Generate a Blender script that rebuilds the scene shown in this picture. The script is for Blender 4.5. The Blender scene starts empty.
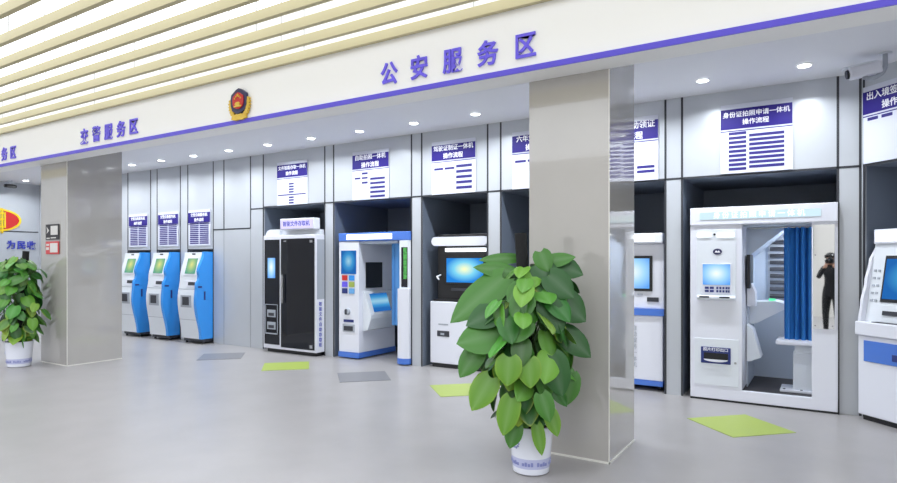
import bpy, bmesh, math, random
from mathutils import Vector, Matrix
C = bpy.context.scene.collection
PI = math.pi
random.seed(7)

# ------------------------------------------------------------------ materials
def lin(v):
    v /= 255.0
    return v / 12.92 if v <= .04045 else ((v + .055) / 1.055) ** 2.4
def col(r, g, b): return (lin(r), lin(g), lin(b), 1)
def mat(name, rgb, rough=.5, metal=0, spec=.5, emit=None, es=0, noise=0, nscale=8, bump=0, coat=0, trans=0):
    m = bpy.data.materials.new(name); m.use_nodes = True
    nt = m.node_tree; b = nt.nodes['Principled BSDF']
    b.inputs['Base Color'].default_value = col(*rgb)
    b.inputs['Roughness'].default_value = rough
    b.inputs['Metallic'].default_value = metal
    b.inputs['Specular IOR Level'].default_value = spec
    b.inputs['Coat Weight'].default_value = coat
    b.inputs['Transmission Weight'].default_value = trans
    if emit:
        b.inputs['Emission Color'].default_value = col(*emit); b.inputs['Emission Strength'].default_value = es
    if noise or bump:
        tc = nt.nodes.new('ShaderNodeTexCoord'); n = nt.nodes.new('ShaderNodeTexNoise')
        n.inputs['Scale'].default_value = nscale; n.inputs['Detail'].default_value = 6
        nt.links.new(tc.outputs['Object'], n.inputs['Vector'])
        if noise:
            r = nt.nodes.new('ShaderNodeValToRGB')
            c0 = [max(0, x * (1 - noise)) for x in rgb]; c1 = [min(255, x * (1 + noise)) for x in rgb]
            r.color_ramp.elements[0].position = .3; r.color_ramp.elements[1].position = .7
            r.color_ramp.elements[0].color = col(*c0); r.color_ramp.elements[1].color = col(*c1)
            nt.links.new(n.outputs['Fac'], r.inputs['Fac']); nt.links.new(r.outputs['Color'], b.inputs['Base Color'])
        if bump:
            bp = nt.nodes.new('ShaderNodeBump'); bp.inputs['Strength'].default_value = bump; bp.inputs['Distance'].default_value = .01
            nt.links.new(n.outputs['Fac'], bp.inputs['Height']); nt.links.new(bp.outputs['Normal'], b.inputs['Normal'])
    return m
def glow(name, rgb, s):
    m = bpy.data.materials.new(name); m.use_nodes = True; nt = m.node_tree; nt.nodes.clear()
    e = nt.nodes.new('ShaderNodeEmission'); o = nt.nodes.new('ShaderNodeOutputMaterial')
    e.inputs['Color'].default_value = col(*rgb); e.inputs['Strength'].default_value = s
    nt.links.new(e.outputs[0], o.inputs[0]); return m
def screen(name, edge, mid, centre, s=1.0, spot=6.0):
    """a lit display: a soft bright spot on a coloured desktop, in generated coordinates"""
    m = bpy.data.materials.new(name); m.use_nodes = True; nt = m.node_tree; nt.nodes.clear()
    tc = nt.nodes.new('ShaderNodeTexCoord'); mp = nt.nodes.new('ShaderNodeMapping'); g = nt.nodes.new('ShaderNodeTexGradient')
    g.gradient_type = 'SPHERICAL'
    mp.inputs['Location'].default_value = (-.5, 0, -.55); mp.vector_type = 'POINT'
    mp.inputs['Scale'].default_value = (1, 0, 1)
    sc = nt.nodes.new('ShaderNodeVectorMath'); sc.operation = 'SCALE'; sc.inputs['Scale'].default_value = spot
    r = nt.nodes.new('ShaderNodeValToRGB'); e = nt.nodes.new('ShaderNodeEmission'); o = nt.nodes.new('ShaderNodeOutputMaterial')
    r.color_ramp.elements[0].color = col(*edge); r.color_ramp.elements[1].color = col(*centre)
    el = r.color_ramp.elements.new(.45); el.color = col(*mid)
    nt.links.new(tc.outputs['Generated'], mp.inputs['Vector']); nt.links.new(mp.outputs[0], sc.inputs[0])
    nt.links.new(sc.outputs[0], g.inputs['Vector']); nt.links.new(g.outputs['Fac'], r.inputs['Fac'])
    nt.links.new(r.outputs[0], e.inputs['Color']); e.inputs['Strength'].default_value = s
    nt.links.new(e.outputs[0], o.inputs[0]); return m

M = {}
M['floor'] = mat('floor_vinyl', (157, 154, 154), .32, spec=.45, noise=.025, nscale=2.2)
M['paint'] = mat('white_paint', (240, 239, 234), .6)
M['ceil'] = mat('alcove_ceiling_paint', (232, 233, 238), .55)
M['fascia'] = mat('fascia_paint', (247, 247, 246), .55)
M['panel'] = mat('metal_wall_panel', (193, 197, 203), .33, metal=.25, noise=.012, nscale=1.5)
M['seam'] = mat('dark_seam', (52, 54, 60), .5)
M['hair_seam'] = mat('panel_joint', (130, 133, 140), .5)
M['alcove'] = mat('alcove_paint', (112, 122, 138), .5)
M['tile'] = mat('porcelain_tile', (176, 173, 169), .09, spec=.6, noise=.02, nscale=1.2, coat=1)
M['edge'] = mat('pale_edge_trim', (222, 220, 214), .3)
M['beige'] = mat('beige_wall', (214, 210, 204), .6)
M['stripe'] = mat('violet_stripe', (92, 80, 212), .4)
M['purple'] = mat('purple_acrylic', (108, 94, 232), .35)
M['indigo'] = mat('indigo_print', (44, 33, 122), .5, spec=.25)
M['indigo2'] = mat('indigo_label', (56, 50, 122), .5, spec=.25)
M['board'] = mat('white_sign_board', (212, 215, 228), .4)
M['ink'] = mat('white_lettering', (245, 245, 250), .5)
M['blue_ink'] = mat('blue_lettering', (60, 70, 180), .4)
M['wood'] = mat('pale_wood', (192, 182, 142), .5, noise=.015, nscale=2)
M['lumin'] = glow('luminous_ceiling', (246, 250, 255), 2.45)
M['rod'] = mat('grey_rod', (190, 190, 188), .5)
M['lens'] = glow('downlight_lens', (246, 250, 255), 12)
M['ring'] = mat('white_ring', (240, 240, 240), .4)
M['white'] = mat('white_enamel', (226, 228, 238), .3, coat=.2)
M['white2'] = mat('off_white_enamel', (222, 227, 234), .35)
M['grey'] = mat('grey_enamel', (166, 172, 182), .4)
M['blue'] = mat('sky_blue_plastic', (54, 150, 236), .25, coat=.3)
M['royal'] = mat('royal_blue_plastic', (72, 118, 206), .3, coat=.2)
M['navy'] = mat('navy_panel', (38, 52, 120), .35)
M['black'] = mat('black_plastic', (22, 23, 27), .35)
M['bglass'] = mat('dark_glass', (14, 18, 28), .05, spec=.6)
M['slot'] = mat('dark_slot', (52, 54, 62), .5)
M['steel'] = mat('steel', (190, 192, 196), .25, metal=.9)
M['mirror'] = mat('mirror', (235, 238, 240), .02, metal=1)
M['curtain'] = mat('blue_curtain', (52, 132, 206), .7)
M['curtain2'] = mat('light_blue_curtain', (104, 166, 222), .7)
M['light'] = glow('white_light_box', (240, 247, 255), 2.6)
M['lightl'] = glow('lilac_light_box', (214, 208, 255), 1.25)
M['lightc'] = glow('cyan_light_letters', (250, 255, 255), 1.4)
M['lightb'] = glow('cyan_light_box', (212, 240, 252), 1.05)
M['scr_win'] = screen('desktop_screen', (40, 130, 215), (120, 205, 235), (245, 250, 190), 1.15, 1.9)
M['scr_pale'] = screen('pale_screen', (95, 160, 235), (160, 210, 250), (240, 248, 235), 1.15, 1.5)
M['scr_green'] = screen('green_screen', (105, 175, 150), (160, 205, 150), (235, 235, 150), .95, 1.7)
M['scr_blue'] = screen('menu_screen', (40, 110, 190), (70, 160, 220), (170, 220, 240), .9, 2.0)
M['mat_green'] = mat('lime_floor_sticker', (160, 178, 84), .4)
M['mat_grey'] = mat('grey_floor_sticker', (122, 122, 126), .4)
M['gold'] = mat('gold', (222, 186, 70), .35, metal=.1)
M['red'] = mat('badge_red', (198, 42, 40), .4)
M['badge_navy'] = mat('badge_navy', (40, 40, 84), .35)
M['yellow'] = mat('emblem_yellow', (240, 205, 40), .4)
M['poster_black'] = mat('poster_black', (48, 46, 50), .5)
M['poster_red'] = mat('poster_red', (205, 70, 74), .5)
M['paper'] = mat('paper_grey', (214, 212, 210), .6)
M['pot'] = mat('white_porcelain', (226, 229, 240), .2, coat=.3)
M['pot_band'] = mat('lilac_glaze_band', (186, 190, 222), .25)
M['pot_ink'] = mat('lilac_glaze_marks', (132, 138, 190), .3)
M['soil'] = mat('soil', (60, 46, 36), .9, bump=.6, nscale=40)
M['coir'] = mat('black_coir', (28, 28, 30), .95, bump=.8, nscale=60)
M['stem'] = mat('green_stem', (92, 132, 60), .5)
M['skin'] = mat('skin', (206, 160, 136), .5)
M['cloth'] = mat('black_cloth', (24, 24, 28), .85)
M['hair'] = mat('black_hair', (22, 20, 20), .6)
M['dark_floor'] = mat('dark_booth_floor', (66, 64, 68), .6)
M['booth_in'] = mat('booth_inner_grey', (192, 202, 216), .5)
M['green_led'] = glow('green_led', (90, 220, 160), 1.6)
M['leafgreen'] = mat('poster_green', (70, 150, 70), .5, noise=.3, nscale=30)
M['day'] = glow('daylight_window', (245, 250, 255), 3.0)
# leaves take the leaf's own colour from a mesh colour layer
ml = bpy.data.materials.new('pothos_leaf'); ml.use_nodes = True
_b = ml.node_tree.nodes['Principled BSDF']; _a = ml.node_tree.nodes.new('ShaderNodeVertexColor'); _a.layer_name = 'leaf_colour'
ml.node_tree.links.new(_a.outputs['Color'], _b.inputs['Base Color'])
_b.inputs['Roughness'].default_value = .36; _b.inputs['Specular IOR Level'].default_value = .4
M['leaf'] = ml

# ------------------------------------------------------------------ helpers
class MB:
    def __init__(s, mx=None): s.bm = bmesh.new(); s.mx = mx
    def _face(s, vs, m=0):
        try:
            f = s.bm.faces.new(vs); f.material_index = m; return f
        except ValueError: return None
    def hexa(s, p, m=0, bev=0, seg=2):
        v = [s.bm.verts.new(q) for q in p]
        fs = [s._face([v[i] for i in q], m) for q in ((3, 2, 1, 0), (4, 5, 6, 7), (0, 1, 5, 4), (1, 2, 6, 5), (2, 3, 7, 6), (3, 0, 4, 7))]
        if bev:
            es = list({e for f in fs for e in f.edges})
            r = bmesh.ops.bevel(s.bm, geom=es, offset=bev, segments=seg, affect='EDGES', profile=.5)
            for f in r['faces']: f.material_index = m
        return s
    def box(s, x0, x1, y0, y1, z0, z1, m=0, bev=0, seg=2):
        return s.hexa([(x0, y0, z0), (x1, y0, z0), (x1, y1, z0), (x0, y1, z0), (x0, y0, z1), (x1, y0, z1), (x1, y1, z1), (x0, y1, z1)], m, bev, seg)
    def patch(s, x0, x1, z0, z1, yf, proud=.004, depth=.03, m=0):
        a, b = yf(z0), yf(z1)
        return s.hexa([(x0, a - proud, z0), (x1, a - proud, z0), (x1, a + depth, z0), (x0, a + depth, z0),
                       (x0, b - proud, z1), (x1, b - proud, z1), (x1, b + depth, z1), (x0, b + depth, z1)], m)
    def prism(s, pts, axis, lo, hi, m=0):
        """pts: outline in the other two axes (x: (y,z); y: (x,z); z: (x,y))"""
        def P(a, b, t): return {'x': (t, a, b), 'y': (a, t, b), 'z': (a, b, t)}[axis]
        v0 = [s.bm.verts.new(P(a, b, lo)) for a, b in pts]; v1 = [s.bm.verts.new(P(a, b, hi)) for a, b in pts]
        n = len(pts); s._face(v0, m); s._face(v1[::-1], m)
        for i in range(n): s._face([v0[i], v1[i], v1[(i + 1) % n], v0[(i + 1) % n]], m)
        return s
    def cyl(s, p0, p1, r0, r1=None, seg=16, m=0):
        r1 = r0 if r1 is None else r1
        p0, p1 = Vector(p0), Vector(p1); d = (p1 - p0).normalized()
        u = d.orthogonal().normalized(); w = d.cross(u)
        A = [s.bm.verts.new(p0 + (u * math.cos(2 * PI * i / seg) + w * math.sin(2 * PI * i / seg)) * r0) for i in range(seg)]
        B = [s.bm.verts.new(p1 + (u * math.cos(2 * PI * i / seg) + w * math.sin(2 * PI * i / seg)) * r1) for i in range(seg)]
        s._face(A[::-1], m); s._face(B, m)
        for i in range(seg): s._face([A[i], A[(i + 1) % seg], B[(i + 1) % seg], B[i]], m)
        return s
    def tube(s, pts, r, seg=8, m=0):
        for a, b in zip(pts, pts[1:]): s.cyl(a, b, r, r, seg, m)
        return s
    def lathe(s, prof, seg=32, c=(0, 0, 0), m=0, ms=None):
        rings = [[s.bm.verts.new((c[0] + r * math.cos(2 * PI * i / seg), c[1] + r * math.sin(2 * PI * i / seg), c[2] + z)) for i in range(seg)] for r, z in prof]
        for k, (a, b) in enumerate(zip(rings, rings[1:])):
            for i in range(seg): s._face([a[i], a[(i + 1) % seg], b[(i + 1) % seg], b[i]], ms[k] if ms else m)
        s._face(rings[0][::-1], ms[0] if ms else m); s._face(rings[-1], ms[-1] if ms else m)
        return s
    def build(s, name, mats, parent=None, smooth=False, loc=None):
        bmesh.ops.recalc_face_normals(s.bm, faces=s.bm.faces)
        if s.mx: s.bm.transform(s.mx)
        me = bpy.data.meshes.new(name); s.bm.to_mesh(me); s.bm.free()
        for x in (mats if isinstance(mats, (list, tuple)) else [mats]): me.materials.append(M[x])
        if smooth:
            for p in me.polygons: p.use_smooth = True
            me.set_sharp_from_angle(angle=math.radians(38))
        o = bpy.data.objects.new(name, me); C.objects.link(o); o.parent = parent
        if loc: o.location = loc
        return o
def tag(o, label, cat, group=None):
    o['label'] = label; o['category'] = cat
    if group: o['group'] = group
    return o
def thing(name, label, cat, loc=(0, 0, 0), rz=0, group=None):
    o = bpy.data.objects.new(name, None); C.objects.link(o); o.empty_display_size = .1
    o.location = loc; o.rotation_euler = (0, 0, rz); return tag(o, label, cat, group)
def struct(o): o['kind'] = 'structure'; return o
def copy_thing(root, loc, label):
    r = root.copy(); C.objects.link(r); r.location = loc; r['label'] = label
    for ch in root.children:
        c = ch.copy(); C.objects.link(c); c.parent = r
        for g in ch.children:
            d = g.copy(); C.objects.link(d); d.parent = c
    return r
FACE = Matrix.Rotation(PI / 2, 4, 'X')                 # lettering that faces -Y
FACE_X = Matrix.Rotation(PI / 2, 4, 'Z') @ FACE        # lettering that faces +X
def text_mesh(txt, size, bold=.02, ext=.004, width=1.0, face=FACE, space=1.0, line=1.25):
    cu = bpy.data.curves.new('lettering', 'FONT'); cu.body = txt; cu.size = size
    cu.align_x = 'CENTER'; cu.align_y = 'CENTER'; cu.offset = bold * size; cu.extrude = ext
    cu.space_character = space; cu.space_line = line; cu.resolution_u = 3
    o = bpy.data.objects.new('lettering', cu); C.objects.link(o)
    bpy.context.view_layer.update()
    me = bpy.data.meshes.new_from_object(o.evaluated_get(bpy.context.evaluated_depsgraph_get()))
    bpy.data.objects.remove(o); bpy.data.curves.remove(cu)
    me.materials.clear()
    me.transform(face @ Matrix.Diagonal((width, 1, 1, 1)))
    return me
def text(name, txt, size, m, loc, parent=None, **k):
    me = text_mesh(txt, size, **k); me.materials.append(M[m]); me.name = name
    o = bpy.data.objects.new(name, me); C.objects.link(o); o.parent = parent; o.location = loc; return o

# ------------------------------------------------------------------ the room
YW, ZC, ZH, YB = 7.08, 3.32, 2.42, 8.45       # back wall face, alcove ceiling, bay header, bay back
struct(MB().box(-16.2, 6.2, -5.2, 8.7, -.1, 0).build('floor', 'floor'))
struct(MB().box(-16.2, 6.2, 4.41, 8.7, ZC, ZC + .08).build('ceiling', 'ceil'))
struct(MB().box(-16.2, 6.2, -5.2, 4.158, 3.95, 4.03).build('ceiling_luminous', 'lumin'))
struct(MB().box(-16.0, 6.0, 4.16, 4.41, 2.92, 3.95).build('wall_fascia', 'fascia'))
struct(MB().box(-16.0, 6.0, 4.146, 4.16, 2.92, 2.962).build('trim_1', 'stripe'))
struct(MB().box(-16.2, -16.0, -5.2, 8.7, 0, 3.95).box(-16.01, -15.99, 4.5, 7.06, 2.175, 2.197, 1).build('wall_left', ['panel', 'seam']))
struct(MB().box(6.0, 6.2, -5.2, 8.7, 0, 3.95).build('wall_right', 'paint'))
struct(MB().box(-16.0, 6.0, -5.2, -5.0, 0, 3.95).build('wall_front', 'beige'))
w = struct(MB().box(-1.5, -.3, -5.0, -4.94, 1.65, 2.5).build('window_1', 'black'))
MB().box(-1.44, -.36, -4.94, -4.935, 1.71, 2.44).build('window_pane', 'day', w)

# back wall: solid metal-clad piers and headers around open bays
bays = [(-12.24, -11.44, 1.715), (-11.22, -10.47, 1.715), (-10.24, -9.49, 1.715), (-8.156, -6.735, ZH), (-6.546, -5.05, ZH),
        (-4.872, -3.81, ZH), (-3.616, -2.66, ZH), (-2.48, -1.536, ZH), (-1.358, .1, ZH)]
wb = MB(); x = -16.0
for a, b, h in bays:
    wb.box(x, a, YW, YB, 0, ZC); wb.box(a, b, YW, YB, h, ZC); x = b
wb.box(x, .29, YW, YB, 0, ZC)
struct(wb.build('wall_back', 'panel'))
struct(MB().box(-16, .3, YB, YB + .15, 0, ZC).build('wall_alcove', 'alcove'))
# bay linings (the inner faces of the bays are painted grey blue)
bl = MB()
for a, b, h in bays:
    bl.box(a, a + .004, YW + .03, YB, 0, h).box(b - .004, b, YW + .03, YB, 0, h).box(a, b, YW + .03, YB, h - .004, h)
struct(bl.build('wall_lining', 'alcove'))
sm = MB(); T = .011
def vs(x, z0, z1): sm.box(x - T, x + T, YW - .004, YW + .004, z0, z1)
def hs(x0, x1, z): sm.box(x0, x1, YW - .004, YW + .004, z - T, z + T)
for a, b, h in bays:
    vs(a, 0, ZC); vs(b, 0, ZC); hs(a, b, h)
for a, b in zip(bays[3:], bays[4:]): hs(a[1], b[0], ZH)
hs(.1, .29, ZH); vs(-9.19, 2.07, ZC); vs(-8.48, 2.07, ZC); hs(-9.49, -8.48, 2.07); hs(-8.48, -8.156, 2.4); vs(.283, 0, ZC)
struct(sm.build('trim_2', 'seam'))
s2 = MB()
for x in (-9.19, -8.48): s2.box(x - .004, x + .004, YW - .002, YW + .002, 0, 2.06)
struct(s2.build('trim_3', 'hair_seam'))
# the wall turns 45 degrees towards the hall on the right
DG = Matrix.Translation((.29, YW, 0)) @ Matrix.Rotation(-PI / 4, 4, 'Z')
db = MB(DG); db.box(0, .03, 0, 1.2, 0, ZC).box(.03, 1.45, 0, 1.2, ZH, ZC).box(1.45, 4.0, 0, 1.2, 0, ZC).build('wall_diagonal', 'panel')['kind'] = 'structure'
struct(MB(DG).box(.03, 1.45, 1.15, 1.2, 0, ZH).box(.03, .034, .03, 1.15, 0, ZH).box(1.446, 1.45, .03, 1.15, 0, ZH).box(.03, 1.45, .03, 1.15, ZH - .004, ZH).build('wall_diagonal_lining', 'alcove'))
struct(MB(DG).box(.02, .04, -.004, .004, 0, ZC).box(1.44, 1.46, -.004, .004, 0, ZC).box(.03, 1.45, -.004, .004, ZH - T, ZH + T).build('trim_4', 'seam'))

# tiled pillars under the beam
for nm, x0, x1, y1 in (('pillar_1', -9.91, -9.154, 5.2), ('pillar_2', -2.0, -1.358, 5.1)):
    p = struct(MB().box(x0, x1, 4.412, y1, 0, ZC).build(nm, 'tile'))
    if nm == 'pillar_1': MB().box(x0 + .001, x1 - .001, 4.405, 4.415, 2.9, 2.919).build('pillar_head', 'tile', p)
    MB().box(x0, x1 + .006, 4.404, 4.412, 0, .014).box(x1, x1 + .006, 4.404, y1, 0, .014).box(x1 - .004, x1 + .004, 4.408, 4.415, 0, 2.92).build('edge_trim', 'edge', p)

# ------------------------------------------------------------------ ceiling slats and downlights
ordn = ['nearest the white fascia', 'second out from the white fascia', 'third out from the white fascia', 'fourth out from the white fascia',
        'fifth out from the white fascia', 'sixth out from the white fascia', 'seventh out from the white fascia', 'eighth out from the white fascia', 'ninth out from the white fascia']
sl = None
for k in range(9):
    y = 4.134 - .283 * k
    lab = 'long pale wooden ceiling slat, ' + ordn[k]
    if sl is None:
        sl = thing('ceiling_slat', lab, 'ceiling slat', (-5, y, 3.41), 0, 'pale wooden ceiling slats')
        MB().box(-10.95, 10.95, -.022, .022, 0, .08).build('wooden_bar', 'wood', sl)
        r = MB()
        for i in range(12): r.cyl((-10.3 + 1.85 * i, 0, .08), (-10.3 + 1.85 * i, 0, .54), .006, seg=6)
        r.build('hanging_rods', 'rod', sl)
    else: copy_thing(sl, (-5 - (.6 if k % 2 else 0) * 0, y, 3.41), lab)
dl_at = [(-12.95, 'added unseen behind the left pillar to even the wall light'), (-13.9, 'added unseen behind the left edge of the left pillar to even the wall light'), (-15.3, 'beside the far left wall over the emblem'), (-12.02, 'above the leftmost purple-headed poster'), (-11.1, 'above the middle of the three purple-headed posters'), (-10.18, 'above the poster over the third blue kiosk'),
         (-9.25, 'above the plain metal panels'), (-8.32, 'just left of the cabinet sign'), (-7.39, 'above the right half of the cabinet sign'), (-6.46, 'between the cabinet sign and the photo booth sign'),
         (-5.53, 'above the photo booth sign'), (-4.6, 'above the sign over the white kiosk with a desktop screen'), (-3.67, 'left of the near pillar above its cut off sign'),
         (-2.74, 'added unseen behind the near pillar on its left to even the wall light'), (-1.95, 'added unseen behind the near pillar on its right to even the wall light'), (-1.05, 'above the left end of the identity card sign'), (-.17, 'above the right end of the identity card sign')]  # entries behind the pillars are added unseen to light the wall evenly
dl = None
for x, s in dl_at:
    lab = 'round recessed ceiling downlight ' + s
    if dl is None:
        dl = thing('downlight', lab, 'downlight', (x, 6.5, ZC), 0, 'recessed downlights over the kiosks')
        MB().lathe([(.052, 0), (.07, 0), (.07, -.004), (.058, -.01), (.052, -.01)], 24).build('ring', 'ring', dl, True)
        MB().lathe([(.054, -.003), (.054, -.014)], 24).build('lens', 'lens', dl)
    else: copy_thing(dl, (x, 6.5, ZC), lab)
    L = bpy.data.lights.new('downlight_lamp', 'AREA'); L.shape = 'DISK'; L.size = .1; L.energy = 17; L.color = (.90, .95, 1); L.spread = math.radians(150)
    lo = bpy.data.objects.new('downlight_lamp', L); C.objects.link(lo); lo.location = (x, 6.5, ZC - .02)

# ------------------------------------------------------------------ fascia lettering and badge
def fascia_word(word, xs, label, zc=3.105):
    t = thing('lettering_sign', label, 'lettering', (xs[0], 4.158, zc))
    for ch, x in zip(word, xs):
        text('character', ch, .205, 'purple', (x - xs[0], -.007, 0), t, bold=.022, ext=.006, width=.9)
fascia_word('公安服务区', [-3.2, -2.885, -2.557, -2.235, -1.915], 'large purple raised Chinese characters on the fascia left of the near pillar top')
fascia_word('交警服务区', [-8.18, -7.89, -7.61, -7.33, -7.06], 'purple raised Chinese characters on the fascia above the left pillar')
fascia_word('税务服务区', [-11.4, -11.1, -10.78, -10.45, -10.17], 'cut off purple characters on the fascia at the left photo edge', 3.09)
# police badge
bd = thing('police_badge', 'gold, red and navy police badge on the white fascia', 'badge', (-5.13, 4.158, 3.115))
def ellipse(rx, rz, n=40, cx=0, cz=0, a0=0, a1=2 * PI): return [(cx + rx * math.cos(a0 + (a1 - a0) * i / n), cz + rz * math.sin(a0 + (a1 - a0) * i / n)) for i in range(n)]
shield = [(0, .165), (.045, .15), (.075, .13), (.115, .105), (.125, .05), (.12, -.01), (.1, -.06), (.05, -.085), (0, -.095), (-.05, -.085), (-.1, -.06), (-.12, -.01), (-.125, .05), (-.115, .105), (-.075, .13), (-.045, .15)]
MB().prism(shield, 'y', -.03, -.005).build('shield', 'badge_navy', bd)
MB().prism([(a * .66, b * .66 + .012) for a, b in shield], 'y', -.04, -.03).build('red_field', 'red', bd)
g = MB()
for i in range(5):
    a = PI / 2 + (i - 2) * .5; r = .052 if i != 2 else .058
    c = (r * math.cos(a), .03 + r * math.sin(a)); R = .02 if i == 2 else .011
    g.prism([(c[0] + (R if j % 2 == 0 else R * .42) * math.sin(j * PI / 5), c[1] + (R if j % 2 == 0 else R * .42) * math.cos(j * PI / 5)) for j in range(10)], 'y', -.046, -.04)
g.prism([(-.055, -.03), (.055, -.03), (.055, -.015), (.03, -.015), (.03, .0), (.045, .0), (.02, .02), (-.02, .02), (-.045, 0), (-.03, 0), (-.03, -.015), (-.055, -.015)], 'y', -.046, -.04)
g.build('stars_and_gate', 'gold', bd)
g = MB()
for sgn in (-1, 1):
    for i in range(9):
        a = -PI / 2 + sgn * (.25 + i * .2); cx, cz = .135 * math.cos(a), .005 + .15 * math.sin(a)
        g.prism(ellipse(.03, .016, 12, cx, cz), 'y', -.026 - .002 * (i % 2), -.004)
g.prism([(-.11, -.15), (-.05, -.165), (0, -.16), (.05, -.165), (.11, -.15), (.1, -.115), (.04, -.1), (0, -.105), (-.04, -.1), (-.1, -.115)], 'y', -.034, -.004)
g.build('wheat_wreath', 'gold', bd)

# ------------------------------------------------------------------ the far left wall: emblem, slogan, camera
em = thing('emblem_sign', 'red and yellow emblem on the far left wall, cut by the photo edge', 'emblem', (-15.998, 6.22, 2.44))
for s in (-1, 1): MB().prism([(s * a, b) for a, b in [(.14, .235), (.3, .2), (.44, .1), (.49, 0), (.44, -.1), (.3, -.2), (.14, -.235)]], 'x', .004, .02).build('red_field', 'red', em)
g = MB()
o1 = ellipse(.54, .29, 48); o2 = ellipse(.49, .245, 48)
for i in range(48):
    j = (i + 1) % 48; g.prism([o1[i], o1[j], o2[j], o2[i]], 'x', .003, .022)
for y in (-.1, -.035, .035, .1): g.prism([(y - .02, -.34), (y + .02, -.34), (y + .02, .3), (y - .02, .3)], 'x', .005, .026)
for z in (-.17, .02, .17): g.prism([(-.15, z - .02), (.15, z - .02), (.15, z + .02), (-.15, z + .02)], 'x', .005, .024)
g.prism([(.14, -.2), (.18, -.2), (.18, .2), (.14, .2)], 'x', .005, .024); g.prism([(-.18, -.2), (-.14, -.2), (-.14, .2), (-.18, .2)], 'x', .005, .024)
g.build('yellow_strokes', 'yellow', em); em.scale = (1, .88, .9)
sl2 = thing('slogan_sign', 'blue Chinese slogan on the far left wall under the emblem', 'lettering', (-15.998, 6.49, 1.86))
for ch, y in zip('为国聚财为民收税', [5.35, 5.56, 5.77, 5.98, 6.49, 6.70, 6.905, 7.1]):
    if y < 7.02: text('character', ch, .2, 'blue_ink', (.012, y - 6.49, 0), sl2, bold=.03, ext=.01, face=FACE_X, width=.95)
cv = thing('mounted_camera', 'small black security camera hanging at the far left wall', 'security camera', (-15.7, 6.35, ZC))
MB().cyl((0, 0, 0), (0, 0, -.08), .02).cyl((0, 0, 0), (0, 0, -.012), .05).build('bracket', 'white2', cv, True)
MB().box(-.05, .05, -.11, .11, -.16, -.08, bev=.015).build('housing', 'black', cv)
MB().cyl((0, .11, -.12), (0, .125, -.12), .03).build('lens', 'bglass', cv, True)

# ------------------------------------------------------------------ sign boards
def sign(name, label, loc, w, h, title, rows, group, rz=0, tsize=None, cat='sign', head=(.07, .36), strip=True):
    """board with its origin at bottom left; rows in board fractions (x0, x1, z_top, z_bottom)"""
    t = thing(name, label, cat, loc, rz, group)
    b = MB().box(0, w, 0, .012, 0, h, bev=.002, seg=1)
    for a, c, d, e in rows: b.box(a * w, c * w, -.002, .002, (1 - e) * h, (1 - d) * h, 1)
    b.build('board', ['board', 'indigo2'], t)
    z1, z0 = h * (1 - head[0]), h * (1 - head[1])
    MB().box(.003, w - .003, -.004, .002, z0, z1).build('title_panel', 'indigo', t)
    if strip: MB().box(.003, w - .003, -.002, .002, z0 - .026, z0 - .016).build('title_rule', 'indigo', t)
    ts = tsize or (z1 - z0) * .36
    text('title_text', title, ts, 'ink', (w / 2, -.006, (z0 + z1) / 2), t, bold=.012, ext=.0015, line=1.35)
    return t
SG = 'purple-headed instruction boards above the kiosk bays'; PG = 'purple-headed posters above the blue kiosks'
prow = [(x0, x0 + .4, .37 + .055 * i, .37 + .055 * i + .035) for i in range(11) for x0 in (.08, .53)]
post = ['leftmost of the three purple-headed posters, above the blue kiosk partly behind the left pillar', 'middle of the three purple-headed posters above the blue kiosks', 'purple-headed poster above the blue kiosk beside the plain panels']
for x, l in zip((-12.17, -11.16, -10.2), post): sign('poster_sign', l, (x, YW - .018, 1.79), .645, .66, '交管自助服务机\n操作流程', prow, PG, tsize=.07)
rA = [(.4, .56, .5 + .062 * i, .5 + .062 * i + .036) for i in range(4)] + [(.03, .95, .752, .778)] + [(.4, .56, .81 + .062 * i, .81 + .062 * i + .036) for i in range(3)]
sign('instruction_sign', 'white and purple board above the dark glass cabinet, with one centred column of bars', (-7.8, YW - .018, ZH + .005), .7, .72, '文件智能存取一体机\n操作流程', rA, SG, tsize=.07)
rB = [(.27, .43, .44, .48), (.07, .23, .535, .57), (.27, .43, .535, .57), (.27, .43, .63, .67)] + [(.5, .9, .56 + .09 * i, .56 + .09 * i + .045) for i in range(5)]
sign('instruction_sign', 'white and purple board above the blue-topped photo booth', (-6.148, YW - .018, ZH + .005), .7, .735, '自助拍照一体机\n操作流程', rB, SG, tsize=.085)
rC = [(.06, .27, .5, .54), (.31, .53, .5, .54)] + [(.57, .92, .47 + .1 * i, .47 + .1 * i + .05) for i in range(5)]
sign('instruction_sign', 'white and purple board above the white kiosk with a desktop screen', (-4.691, YW - .018, ZH + .005), .706, .735, '驾驶证制证一体机\n操作流程', rC, SG, tsize=.08)
sign('instruction_sign', 'white and purple board cut off by the left side of the near pillar', (-3.443, YW - .018, ZH + .005), .72, .735, '六年免检一体机\n操作流程', rC, SG, tsize=.085)
rD = [(.1, .3, .5, .54), (.36, .56, .5, .54), (.36, .56, .74, .78), (.66, .94, .77, .81), (.66, .94, .84, .88)]
sign('instruction_sign', 'white and purple board cut off by the right side of the near pillar', (-2.31, YW - .018, ZH + .005), .7, .735, '身份证自助领证\n操作流程', rD, SG, tsize=.09)
rE = [(.12, .37, .405 + .064 * i, .405 + .064 * i + .04) for i in range(9)] + [(.41, .89, .45 + .064 * i, .45 + .064 * i + .04) for i in range(8)]
sign('instruction_sign', 'white and purple board above the white identity photo booth, full of bars', (-.962, YW - .018, ZH + .012), .676, .735, '身份证拍照申请一体机\n操作流程', rE, SG, tsize=.063)
pF = DG @ Vector((.035, -.018, ZH + .01))
rF = [(.07, .22, .41, .45), (.27, .42, .41, .45)] + [(.5, .9, .44 + .09 * i, .44 + .09 * i + .045) for i in range(6)]
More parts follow.
